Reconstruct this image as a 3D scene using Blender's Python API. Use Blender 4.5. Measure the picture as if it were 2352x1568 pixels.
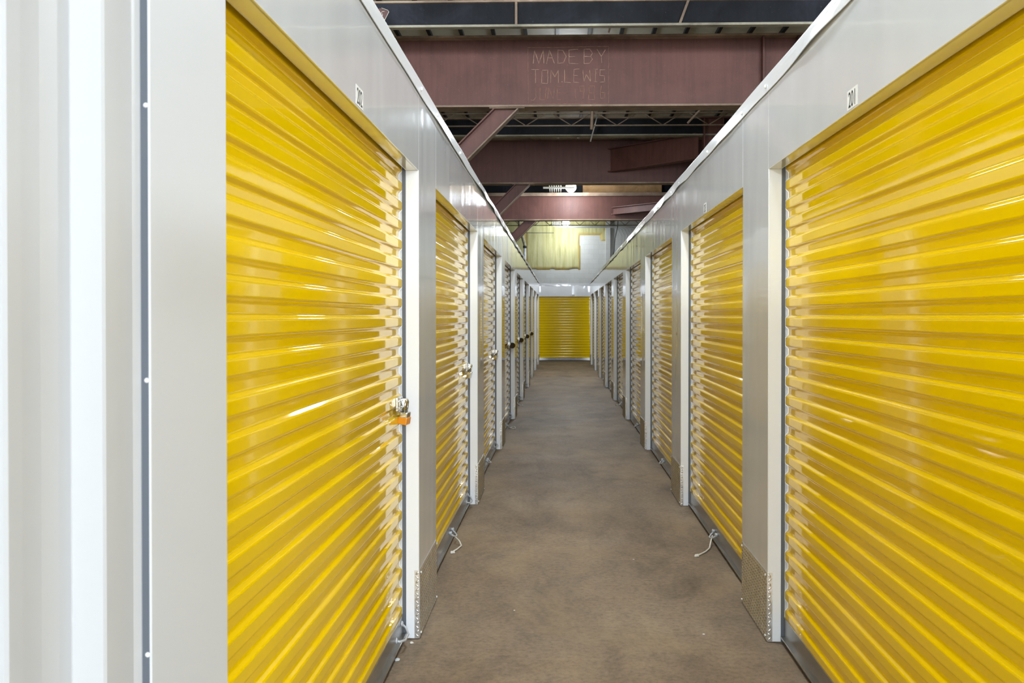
import bpy, bmesh, math, random
from mathutils import Vector, Matrix, noise

for o in list(bpy.data.objects):
    bpy.data.objects.remove(o)
scene = bpy.context.scene
COL = scene.collection
R = math.radians

# ------------------------------------------------------------------ camera
cam_d = bpy.data.cameras.new('camera')
cam = bpy.data.objects.new('camera', cam_d)
COL.objects.link(cam)
cam.location = (0, 0, 1.456)
cam.rotation_euler = (R(90 - 0.5209), 0, R(1.5873))
cam_d.sensor_width = 36.0
cam_d.lens = 2173.5 / 2352 * 36.0
cam_d.shift_x = -49.7 / 2352
cam_d.shift_y = -37.4 / 2352
cam_d.clip_start = 0.05
cam_d.clip_end = 200
cam_d.dof.use_dof = True
cam_d.dof.focus_distance = 6.5
cam_d.dof.aperture_fstop = 10.0
scene.camera = cam

# ------------------------------------------------------------------ world, exposure
w = bpy.data.worlds.new('world')
scene.world = w
w.use_nodes = True
w.node_tree.nodes['Background'].inputs[0].default_value = (0.80, 0.90, 1.0, 1)
w.node_tree.nodes['Background'].inputs[1].default_value = 1.0
vs = scene.view_settings
vs.view_transform = 'Standard'
vs.look = 'None'
vs.gamma = 1.0
vs.use_curve_mapping = False
vs.exposure = 0.0

P_FRONT, P_END, P_MID, P_NEAR, P_BACK, P_SIDE = 130.0, 120.0, 75.0, 300.0, 340.0, 450.0
LAMP_POWER = 300.0
REAR_FILL_POWER = 4300.0

def area_light(name, loc, rot, sx, sy, power, color):
    d = bpy.data.lights.new(name, 'AREA')
    d.shape = 'RECTANGLE'; d.size = sx; d.size_y = sy
    d.energy = power; d.color = color
    o = bpy.data.objects.new(name, d)
    o.location = loc; o.rotation_euler = rot
    COL.objects.link(o)
    return o

# added fill lights behind the camera, set in two made-up wall openings
for dx, dw in ((-5.0, 7.4), (5.2, 7.0)):
    area_light('rear_fill_light', (dx, -12.9, 2.5), (R(90), 0, 0), dw, 4.8, REAR_FILL_POWER * dw / 14.4, (0.84, 0.92, 1.0))
# ------------------------------------------------------------------ dimensions (metres)
AL, AR = -0.635, 0.9285          # corridor wall faces
END0, PER, OPEN = 4.248, 3.048, 2.460
ZT = 2.113                       # top of the door openings
ZS = 2.462                       # top of the panels
N = 9
REC = 0.059                      # depth of the white jambs
WALL_END = END0 + PER * (N - 1) + 0.588
FAR_Y = 31.0
FARWALL_Y = 40.2
CEIL_Z = 5.56

# ------------------------------------------------------------------ materials
def srgb(r, g, b):
    f = lambda c: (c / 255 / 12.92) if c / 255 <= 0.04045 else ((c / 255 + 0.055) / 1.055) ** 2.4
    return (f(r), f(g), f(b), 1)

class NT:
    def __init__(s, name):
        s.m = bpy.data.materials.new(name); s.m.use_nodes = True
        s.t = s.m.node_tree; s.b = s.t.nodes['Principled BSDF']
        s.tc = None
    def n(s, typ, **kw):
        nd = s.t.nodes.new(typ)
        for k, v in kw.items(): setattr(nd, k, v)
        return nd
    def l(s, a, b): s.t.links.new(a, b)
    def coords(s, scale=(1, 1, 1), rot=(0, 0, 0)):
        if not s.tc: s.tc = s.n('ShaderNodeNewGeometry')
        mp = s.n('ShaderNodeMapping'); mp.inputs['Scale'].default_value = scale
        mp.inputs['Rotation'].default_value = rot
        s.l(s.tc.outputs['Position'], mp.inputs['Vector'])
        return mp.outputs['Vector']
    def noise(s, scale=5, detail=4, rough=0.5, mscale=(1, 1, 1), dist=0.0):
        nd = s.n('ShaderNodeTexNoise'); nd.inputs['Scale'].default_value = scale
        nd.inputs['Detail'].default_value = detail; nd.inputs['Roughness'].default_value = rough
        nd.inputs['Distortion'].default_value = dist
        s.l(s.coords(mscale), nd.inputs['Vector'])
        return nd.outputs['Fac']
    def ramp(s, fac, stops):
        r = s.n('ShaderNodeValToRGB'); e = r.color_ramp.elements
        while len(e) < len(stops): e.new(0.5)
        for i, (p, c) in enumerate(stops):
            e[i].position = p; e[i].color = c
        s.l(fac, r.inputs['Fac'])
        return r.outputs['Color']
    def mix(s, fac, a, b, mode='MIX'):
        m = s.n('ShaderNodeMix'); m.data_type = 'RGBA'; m.blend_type = mode
        for v, i in ((fac, 0), (a, 6), (b, 7)):
            if hasattr(v, 'links') or hasattr(v, 'is_linked'): s.l(v, m.inputs[i])
            else: m.inputs[i].default_value = v
        return m.outputs[2]
    def base(s, c):
        if hasattr(c, 'is_linked'): s.l(c, s.b.inputs['Base Color'])
        else: s.b.inputs['Base Color'].default_value = c
    def bump(s, h, strength=0.3, dist=0.01):
        b = s.n('ShaderNodeBump'); b.inputs['Strength'].default_value = strength
        b.inputs['Distance'].default_value = dist
        s.l(h, b.inputs['Height'])
        s.l(b.outputs['Normal'], s.b.inputs['Normal']); s.l(b.outputs['Normal'], s.b.inputs['Coat Normal'])
    def set(s, **kw):
        for k, v in kw.items(): s.b.inputs[k.replace('_', ' ')].default_value = v
        return s

def g(v): return (v, v, v, 1)

def m_simple(name, col, rough=0.5, metal=0.0, spec=0.5, nz=0.0):
    t = NT(name); t.set(Roughness=rough, Metallic=metal)
    t.b.inputs['Specular IOR Level'].default_value = spec
    if nz:
        f = t.noise(18, 3)
        c2 = tuple(x * (1 - nz) for x in col[:3]) + (1,)
        t.base(t.ramp(f, [(0.3, c2), (0.7, col)]))
    else: t.base(col)
    return t.m

# glossy white painted sheet steel, slightly rippled
t = NT('white_painted_steel')
t.base(t.ramp(t.noise(2.2, 4, 0.6), [(0.35, (0.69, 0.71, 0.735, 1)), (0.7, (0.73, 0.75, 0.775, 1))]))
t.set(Roughness=0.13); t.b.inputs['Coat Weight'].default_value = 0.7; t.b.inputs['Coat Roughness'].default_value = 0.035
t.bump(t.noise(1.0, 1.0, 0.4, (3.0, 3.0, 0.7), 0.4), 0.6, 0.007)
M_WHITE = t.m

t = NT('white_steel_lit_side')  # same white paint as the panels, lightened and cooled as if lit from the front
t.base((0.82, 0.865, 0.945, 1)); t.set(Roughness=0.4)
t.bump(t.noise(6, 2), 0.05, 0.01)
M_JAMB_LIT = t.m

# yellow enamel on the curtains
t = NT('yellow_enamel')
t.base(t.ramp(t.noise(1.6, 3, 0.6, (1, 1, 1)), [(0.3, (0.80, 0.535, 0.0, 1)), (0.7, (0.84, 0.57, 0.0, 1))]))
t.set(Roughness=0.045)
t.bump(t.noise(1.0, 1.5, 0.5, (2, 2, 5), 0.6), 0.2, 0.002)
t.b.inputs['Specular IOR Level'].default_value = 0.36
M_YEL = t.m

t = NT('polished_concrete')
big = t.noise(0.9, 7, 0.66, (1.0, 0.7, 1), 0.15)
c1 = t.ramp(big, [(0.30, (0.160, 0.121, 0.088, 1)), (0.45, (0.208, 0.160, 0.117, 1)), (0.56, (0.258, 0.201, 0.149, 1)), (0.72, (0.325, 0.258, 0.188, 1))])
st = t.ramp(t.noise(2.6, 9, 0.74, (1, 0.45, 1), 0.5), [(0.34, g(0.66)), (0.50, g(1.0)), (0.66, (1.17, 1.14, 1.08, 1))])
c2 = t.mix(0.9, c1, st, 'MULTIPLY')
fine = t.ramp(t.noise(38, 6, 0.75), [(0.34, g(0.60)), (0.5, g(1.0)), (0.68, g(1.25))])
c3 = t.mix(0.75, c2, fine, 'MULTIPLY')
tanp = t.ramp(t.noise(1.1, 8, 0.72, (1, 0.6, 1), 0.3), [(0.50, g(0)), (0.66, g(1))])
c4 = t.mix(t.mix(0.6, g(0), tanp), c3, (0.36, 0.265, 0.165, 1))
scr = t.ramp(t.noise(2.2, 10, 0.8, (1.6, 0.7, 1), 1.2), [(0.655, g(0)), (0.69, g(1))])
c5 = t.mix(t.mix(0.35, g(0), scr), c4, (0.10, 0.08, 0.062, 1))
t.base(c5)
t.l(t.ramp(t.noise(2.0, 5, 0.6), [(0.3, g(0.56)), (0.7, g(0.64))]), t.b.inputs['Roughness'])
t.b.inputs['Specular IOR Level'].default_value = 0.18
t.bump(t.noise(30, 4, 0.6), 0.10, 0.004)
M_FLOOR = t.m

def m_girder(name, dark, mid, light, rough=0.5, streak=(14, 14, 0.8)):
    t = NT(name)
    a = t.ramp(t.noise(1.0, 6, 0.65, (0.9, 0.9, 0.9), 0.8), [(0.3, dark), (0.52, mid), (0.75, light)])
    s_ = t.ramp(t.noise(1.0, 5, 0.7, streak), [(0.32, g(0.72)), (0.55, g(1.0)), (0.75, g(1.12))])
    c = t.mix(0.6, a, s_, 'MULTIPLY')
    spk = t.ramp(t.noise(60, 2, 0.5), [(0.70, g(0)), (0.76, g(1))])
    c = t.mix(t.mix(0.6, g(0), spk), c, tuple(min(1, v * 1.9) for v in light[:3]) + (1,))
    t.base(c); t.set(Roughness=rough); t.b.inputs['Specular IOR Level'].default_value = 0.25
    t.bump(t.noise(40, 4), 0.2, 0.004)
    return t.m
M_CAP = m_simple('white_cap_paint', (0.70, 0.72, 0.75, 1), 0.22)
M_PANEL2 = m_simple('satin_grey_paint', (0.62, 0.635, 0.66, 1), 0.42)
M_SHEET = m_simple('pale_sheet_paint', (0.55, 0.555, 0.565, 1), 0.35)
M_GIRD = m_girder('red_oxide_steel', (0.078, 0.032, 0.025, 1), (0.105, 0.043, 0.034, 1), (0.135, 0.056, 0.044, 1))
M_FLANGE = m_girder('dusty_rusted_flange', (0.10, 0.07, 0.05, 1), (0.23, 0.165, 0.12, 1), (0.42, 0.33, 0.25, 1), 0.7, (6, 6, 20))
M_NAVY = m_girder('blue_black_steel', (0.006, 0.0065, 0.008, 1), (0.012, 0.013, 0.016, 1), (0.028, 0.030, 0.040, 1), 0.5)
M_NAVY.node_tree.nodes['Principled BSDF'].inputs['Specular IOR Level'].default_value = 0.08
M_DUST = m_girder('dusty_joist_flange', (0.12, 0.105, 0.08, 1), (0.25, 0.235, 0.18, 1), (0.42, 0.40, 0.32, 1), 0.75, (6, 6, 20))
M_TRUSS = m_girder('tan_joist_steel', (0.07, 0.05, 0.035, 1), (0.17, 0.13, 0.095, 1), (0.28, 0.22, 0.16, 1), 0.65)
M_RUSTWOOD = m_girder('orange_rusted_sheet', (0.13, 0.07, 0.03, 1), (0.40, 0.24, 0.11, 1), (0.60, 0.42, 0.24, 1), 0.7, (1, 5, 30))
M_WELD = m_simple('weld_bead', (0.40, 0.25, 0.165, 1), 0.6, 0, 0.4, 0.4)
M_WELD2 = m_simple('faded_weld_bead', (0.32, 0.165, 0.10, 1), 0.6, 0, 0.4, 0.4)
M_SLATE = m_simple('slate_grey_track', (0.105, 0.12, 0.145, 1), 0.45, 0.0)
M_GALV = m_simple('galvanised_steel', (0.56, 0.60, 0.66, 1), 0.42, 0.3, 0.5, 0.12)
M_CHROME = m_simple('bright_plated_steel', (0.60, 0.60, 0.58, 1), 0.14, 1.0)
M_ALU = m_simple('mill_aluminium', (0.33, 0.32, 0.305, 1), 0.26, 0.8, 0.5, 0.15)
M_TREAD = m_simple('aluminium_tread_plate', (0.70, 0.69, 0.67, 1), 0.27, 0.7, 0.5, 0.2)
M_RUBBER = m_simple('black_rubber', (0.018, 0.018, 0.018, 1), 0.6)
M_SCREW = m_simple('white_screw_head', (0.86, 0.86, 0.86, 1), 0.25)
M_ZSCREW = m_simple('zinc_screw_head', (0.80, 0.84, 0.86, 1), 0.25, 0.6)
M_ORANGE = m_simple('orange_plastic', (0.72, 0.27, 0.012, 1), 0.3)
M_DARKMETAL = m_simple('dark_bronze_metal', (0.09, 0.075, 0.058, 1), 0.22, 0.85)
M_ROPE = m_simple('white_nylon_rope', (0.80, 0.78, 0.73, 1), 0.7, 0, 0.3, 0.2)
M_PLAC = m_simple('placard_vinyl', (0.80, 0.80, 0.79, 1), 0.35)
M_INK = m_simple('black_ink', (0.012, 0.012, 0.012, 1), 0.5)
M_CREAM = m_simple('cream_painted_steel', (0.78, 0.74, 0.62, 1), 0.45)
M_COND = m_simple('conduit_steel', (0.60, 0.60, 0.57, 1), 0.35, 0.5, 0.5, 0.15)
M_CABLE = m_simple('black_cable', (0.03, 0.03, 0.03, 1), 0.6)
M_PIPE = m_simple('grey_plastic_pipe', (0.58, 0.59, 0.62, 1), 0.4)
M_PIPE2 = m_simple('foam_spattered_pipe', (0.50, 0.47, 0.33, 1), 0.7, 0, 0.3, 0.5)
M_WBLOCK = None
t = NT('lamp_glow'); t.base(g(0.9))
t.b.inputs['Emission Color'].default_value = (1, 0.98, 0.93, 1); t.b.inputs['Emission Strength'].default_value = 45
M_GLOW = t.m

t = NT('cream_roof_insulation')
t.base(t.ramp(t.noise(0.8, 5, 0.6), [(0.3, (0.40, 0.40, 0.32, 1)), (0.6, (0.66, 0.66, 0.55, 1)), (0.8, (0.74, 0.74, 0.63, 1))]))
t.set(Roughness=0.6); t.bump(t.noise(3, 3), 0.3, 0.05)
M_DECK = t.m

t = NT('painted_concrete_block')
br = t.n('ShaderNodeTexBrick'); br.inputs['Scale'].default_value = 1.0
br.inputs['Brick Width'].default_value = 0.41; br.inputs['Row Height'].default_value = 0.205
br.inputs['Mortar Size'].default_value = 0.008; br.inputs['Mortar Smooth'].default_value = 0.6
br.inputs['Color1'].default_value = (0.60, 0.61, 0.59, 1); br.inputs['Color2'].default_value = (0.63, 0.64, 0.62, 1)
br.inputs['Mortar'].default_value = (0.54, 0.55, 0.53, 1)
t.l(t.coords((1, 1, 1), (R(90), 0, 0)), br.inputs['Vector'])
t.base(t.mix(0.5, br.outputs['Color'], t.ramp(t.noise(1.4, 6, 0.65, (1, 1, 0.6)), [(0.3, g(0.8)), (0.6, g(1))]), 'MULTIPLY'))
t.set(Roughness=0.6); t.bump(br.outputs['Fac'], 0.2, -0.006)
M_WBLOCK = t.m
M_PLASTER = m_simple('pale_painted_wall', (0.55, 0.55, 0.52, 1), 0.7, 0, 0.3, 0.15)

t = NT('yellow_spray_foam')
at = t.n('ShaderNodeAttribute'); at.attribute_name = 'aged'
body = t.ramp(t.noise(1.0, 5, 0.65, (8, 1, 0.5), 0.6), [(0.3, (0.36, 0.335, 0.13, 1)), (0.5, (0.53, 0.505, 0.25, 1)), (0.7, (0.60, 0.58, 0.34, 1))])
t.base(t.mix(at.outputs['Fac'], body, (0.60, 0.41, 0.09, 1)))
t.set(Roughness=0.7); t.bump(t.noise(6, 4, 0.6, (2, 1, 0.5)), 0.5, 0.03)
M_FOAM = t.m

# ------------------------------------------------------------------ mesh helpers
class MB:
    def __init__(s): s.bm = bmesh.new()
    def box(s, x0, x1, y0, y1, z0, z1, bev=0.0, seg=1):
        bm = s.bm if not bev else bmesh.new()
        vv = [bm.verts.new((x, y, z)) for x in sorted((x0, x1)) for y in sorted((y0, y1)) for z in sorted((z0, z1))]
        for f in ((0, 1, 3, 2), (4, 6, 7, 5), (0, 4, 5, 1), (2, 3, 7, 6), (0, 2, 6, 4), (1, 5, 7, 3)):
            bm.faces.new([vv[i] for i in f])
        if bev:
            bmesh.ops.bevel(bm, geom=list(bm.edges), offset=bev, segments=seg, affect='EDGES', profile=0.6)
            s.merge(bm)
        return s
    def merge(s, bm, mat=None):
        bm.verts.index_update()
        nv = [s.bm.verts.new((mat @ v.co) if mat else v.co) for v in bm.verts]
        for f in bm.faces:
            try:
                nf = s.bm.faces.new([nv[v.index] for v in f.verts]); nf.smooth = f.smooth
            except ValueError: pass
        bm.free()
        return s
    def tube(s, pts, r, n=8, closed=False, cap=True):
        pts = [Vector(p) for p in pts]; L = len(pts); rings = []
        up = None
        for i, p in enumerate(pts):
            if closed: d = pts[(i + 1) % L] - pts[i - 1]
            else: d = pts[min(i + 1, L - 1)] - pts[max(i - 1, 0)]
            d.normalize()
            if up is None:
                up = d.orthogonal().normalized()
            up = (up - d * up.dot(d))
            if up.length < 1e-6: up = d.orthogonal()
            up.normalize()
            sd = d.cross(up)
            rr = r[i] if isinstance(r, (list, tuple)) else r
            rings.append([s.bm.verts.new(p + (up * math.cos(a) + sd * math.sin(a)) * rr) for a in [2 * math.pi * k / n for k in range(n)]])
        for i in range(L if closed else L - 1):
            A, B = rings[i], rings[(i + 1) % L]
            for k in range(n):
                f = s.bm.faces.new((A[k], A[(k + 1) % n], B[(k + 1) % n], B[k])); f.smooth = True
        if cap and not closed:
            s.bm.faces.new(rings[0][::-1]); s.bm.faces.new(rings[-1])
        return s
    def bar(s, a, b, wd, ht, up=(0, 0, 1)):
        a, b = Vector(a), Vector(b); d = (b - a).normalized(); u = Vector(up); u = (u - d * u.dot(d)).normalized(); sd = d.cross(u)
        vv = [s.bm.verts.new(p + sd * (wd / 2 * i) + u * (ht / 2 * j)) for p in (a, b) for (i, j) in ((-1, -1), (1, -1), (1, 1), (-1, 1))]
        for f in ((3, 2, 1, 0), (4, 5, 6, 7), (0, 1, 5, 4), (1, 2, 6, 5), (2, 3, 7, 6), (3, 0, 4, 7)):
            s.bm.faces.new([vv[i] for i in f])
        return s
    def dome(s, c, nrm, r, h, n=10):
        c = Vector(c); d = Vector(nrm).normalized(); u = d.orthogonal().normalized(); sd = d.cross(u)
        prev = None
        for (rr, hh) in ((1, 0), (0.95, 0.35), (0.7, 0.8), (0.35, 0.97)):
            ring = [s.bm.verts.new(c + (u * math.cos(a) + sd * math.sin(a)) * r * rr + d * h * hh) for a in [2 * math.pi * k / n for k in range(n)]]
            if prev:
                for k in range(n):
                    f = s.bm.faces.new((prev[k], prev[(k + 1) % n], ring[(k + 1) % n], ring[k])); f.smooth = True
            prev = ring
        f = s.bm.faces.new(prev); f.smooth = True
        return s
    def sweep_y(s, prof, ys, closed=False, smooth=False):
        """profile of (x, z) points swept along the y values"""
        rows = [[s.bm.verts.new((x, y, z)) for (x, z) in prof] for y in ys]
        m = len(prof)
        for i in range(len(ys) - 1):
            for k in range(m if closed else m - 1):
                f = s.bm.faces.new((rows[i][k], rows[i][(k + 1) % m], rows[i + 1][(k + 1) % m], rows[i + 1][k])); f.smooth = smooth
        if closed:
            s.bm.faces.new(rows[0][::-1]); s.bm.faces.new(rows[-1])
        return s
    def build(s, name, mat, parent=None, loc=(0, 0, 0), rot=None):
        bmesh.ops.recalc_face_normals(s.bm, faces=list(s.bm.faces))
        me = bpy.data.meshes.new(name); s.bm.to_mesh(me); s.bm.free()
        me.materials.append(mat)
        o = bpy.data.objects.new(name, me); o.location = loc
        if rot: o.rotation_euler = rot
        COL.objects.link(o)
        if parent: o.parent = parent
        return o

def tag(o, label=None, cat=None, group=None, kind=None):
    if label: o['label'] = label
    if cat: o['category'] = cat
    if group: o['group'] = group
    if kind: o['kind'] = kind
    return o
def empty(name, loc=(0, 0, 0), label=None, cat=None, group=None):
    o = bpy.data.objects.new(name, None); o.empty_display_size = 0.1; o.location = loc
    COL.objects.link(o)
    return tag(o, label, cat, group)
def copy_tree(o, parent=None):
    c = o.copy(); COL.objects.link(c)
    if parent: c.parent = parent
    for ch in list(o.children): copy_tree(ch, c)
    return c
def plab(o, text): o['label'] = text; return o

ORD = ['first', 'second', 'third', 'fourth', 'fifth', 'sixth', 'seventh', 'eighth', 'ninth', 'last']

# ================================================================== SETTING
def struct(mb, name, mat, parent=None, **k):
    o = mb.build(name, mat, parent, **k)
    if not parent: o['kind'] = 'structure'
    return o
struct(MB().box(-9, 9, -13, FARWALL_Y + 0.3, -0.15, 0), 'floor', M_FLOOR)
ceil = struct(MB().box(-9, 9, -13, FARWALL_Y + 0.3, CEIL_Z, CEIL_Z + 0.1), 'ceiling', M_DECK)
mb = MB()
x = -8.8
while x < 8.9:
    mb.box(x, x + 0.05, -12.9, FARWALL_Y, CEIL_Z - 0.05, CEIL_Z + 0.005); x += 0.46
plab(mb.build('deck_rib', M_NAVY, ceil), 'dark steel ribs running under the cream roof deck')
struct(MB().box(-9, 9, FARWALL_Y, FARWALL_Y + 0.3, 0, CEIL_Z), 'wall_far', M_WBLOCK)
struct(MB().box(-9.2, -9, -13, FARWALL_Y + 0.3, 0, CEIL_Z), 'wall_left', M_PLASTER)
struct(MB().box(9, 9.2, -13, FARWALL_Y + 0.3, 0, CEIL_Z), 'wall_right', M_PLASTER)
mb = MB()                                    # unseen wall behind the camera; openings and middle pier shaped for the fill light
mb.box(-9, -8.7, -13.2, -13, 0, CEIL_Z); mb.box(8.7, 9, -13.2, -13, 0, CEIL_Z); mb.box(-8.7, 8.7, -13.2, -13, 4.95, CEIL_Z); mb.box(-1.3, 1.7, -13.2, -13, 0, 4.95)
struct(mb, 'wall_back', M_PLASTER)

# pilaster strip on the far wall
struct(MB().box(1.93, 2.14, FARWALL_Y - 0.12, FARWALL_Y, 0, CEIL_Z, 0.01), 'trim_3', M_WBLOCK)

# ================================================================== CORRIDOR WALLS
DZ_KICK = 0.311
def X(side, d):      # d = depth away from the corridor
    return (-d) if side < 0 else d
FACE = {-1: AL, 1: AR}
NRM = {-1: 1, 1: -1}   # direction towards corridor

def lug(mb, frame, u, v, ang, L=0.0135, W=0.0040, H=0.0034):
    ca, sa = math.cos(ang), math.sin(ang)
    pts = []
    for (a, b, h) in ((-L, 0, 0), (-L * .5, W, 0), (L * .5, W, 0), (L, 0, 0), (L * .5, -W, 0), (-L * .5, -W, 0), (-L * .55, 0, H), (L * .55, 0, H)):
        pts.append(mb.bm.verts.new(frame(u + a * ca - b * sa, v + a * sa + b * ca, h)))
    for f in ((0, 1, 6), (1, 2, 7, 6), (2, 3, 7), (3, 4, 7), (4, 5, 6, 7), (5, 0, 6)):
        fc = mb.bm.faces.new([pts[i] for i in f]); fc.smooth = True

def tread_plate(side, y0, y1, wrap):
    """aluminium tread plate on the face (local x = 0 plane) wrapping 2 cm on the camera-side jamb at y0"""
    s_ = NRM[side]; mb = MB(); th = 0.0022
    mb.box(0.0002 * s_, s_ * th, y0 - (th if wrap else 0), y1, 0.004, DZ_KICK)
    p = 0.0375
    fr = lambda u, v, h: (s_ * (th + h), u, v)
    nu = int((y1 - y0) / p); nv = int(DZ_KICK / p)
    for i in range(nu * 2 + 1):
        for j in range(nv * 2 + 1):
            u = y0 + 0.012 + i * p / 2; v = 0.016 + j * p / 2
            if u > y1 - 0.012 or v > DZ_KICK - 0.012: continue
            lug(mb, fr, u, v, R(45) if (i + j) % 2 == 0 else R(-45))
    if wrap:
        mb.box(s_ * th, -s_ * 0.021, y0 - th, y0 - 0.0002, 0.004, DZ_KICK)
        fr2 = lambda u, v, h: (-s_ * u, y0 - th - h, v)
        for j in range(nv * 2 + 1):
            v = 0.016 + j * p / 2
            if v > DZ_KICK - 0.012: continue
            lug(mb, fr2, 0.0085, v, R(45) if j % 2 == 0 else R(-45), 0.011)
    return mb

def make_pilaster(side, length, wrap=True):
    s_ = NRM[side]
    root = empty('door_pilaster')
    # sheet steel post: local y 0 (camera side) .. length, local x 0 = corridor face
    mb = MB().box(0, -s_ * REC, 0, length, 0.002, ZS + 0.045, 0.0022, 2)
    mb.build('face_panel', M_WHITE, root)
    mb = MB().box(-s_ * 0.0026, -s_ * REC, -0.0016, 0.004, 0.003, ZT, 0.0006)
    plab(mb.build('jamb', M_JAMB_LIT, root), 'white edge of the post facing the camera, coloured brighter as if lit')
    kp = tread_plate(side, 0.0, length, wrap).build('kick_plate', M_TREAD, root)
    plab(kp, 'silver diamond tread plate around the foot of the post')
    for (yy, zz) in ((0.022, DZ_KICK - 0.015), (length - 0.022, DZ_KICK - 0.015), (0.022, 0.024), (length - 0.022, 0.024)):
        MB().dome((s_ * 0.0042, yy, zz), (s_, 0, 0), 0.0065, 0.006).build('screw', M_ZSCREW, kp)
    return root

GAP = PER - OPEN
protoP = {}
for side in (-1, 1):
    sn = 'left' if side < 0 else 'right'
    for k in range(N):
        y0 = END0 + PER * k
        if side not in protoP:
            o = protoP[side] = make_pilaster(side, GAP)
        else: o = copy_tree(protoP[side])
        o.location = (FACE[side], y0, 0)
        if k == 0: lab = f'large nearest full white pilaster on the {sn} side, beside the nearest yellow door'
        elif k == 8: lab = f'white pilaster at the far end of the {sn} row of doors'
        else: lab = f'white steel pilaster with tread plate foot, {ORD[k]} from the camera on the {sn}'
        tag(o, lab, 'pilaster', f'{sn} row of door pilasters')

# ---- roll-up door curtain profile: (depth, z)
def curtain_profile(z0, z1, d_ridge=0.076, depth=0.0135, pitch=0.087):
    seq = [(0.0, 0), (0.012, 1), (0.039, 1), (0.051, 0)]      # z offsets from period start, level 0 ridge / 1 valley
    raw = []
    z = z1
    while z > z0 - pitch:
        for (dz, l) in seq: raw.append((d_ridge + depth * l, z - dz))
        z -= pitch
    out = []
    c = 0.0042
    for i, (d, z) in enumerate(raw):
        if i in (0, len(raw) - 1): out.append((d, z)); continue
        p = Vector((d, z)); a = (Vector(raw[i - 1]) - p); b = (Vector(raw[i + 1]) - p)
        pa = p + a.normalized() * c; pb = p + b.normalized() * c
        out += [tuple(pa), tuple(p * 0.5 + (pa + pb) * 0.25), tuple(pb)]
    return [(d, z) for d, z in out if z0 <= z <= z1]

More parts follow.
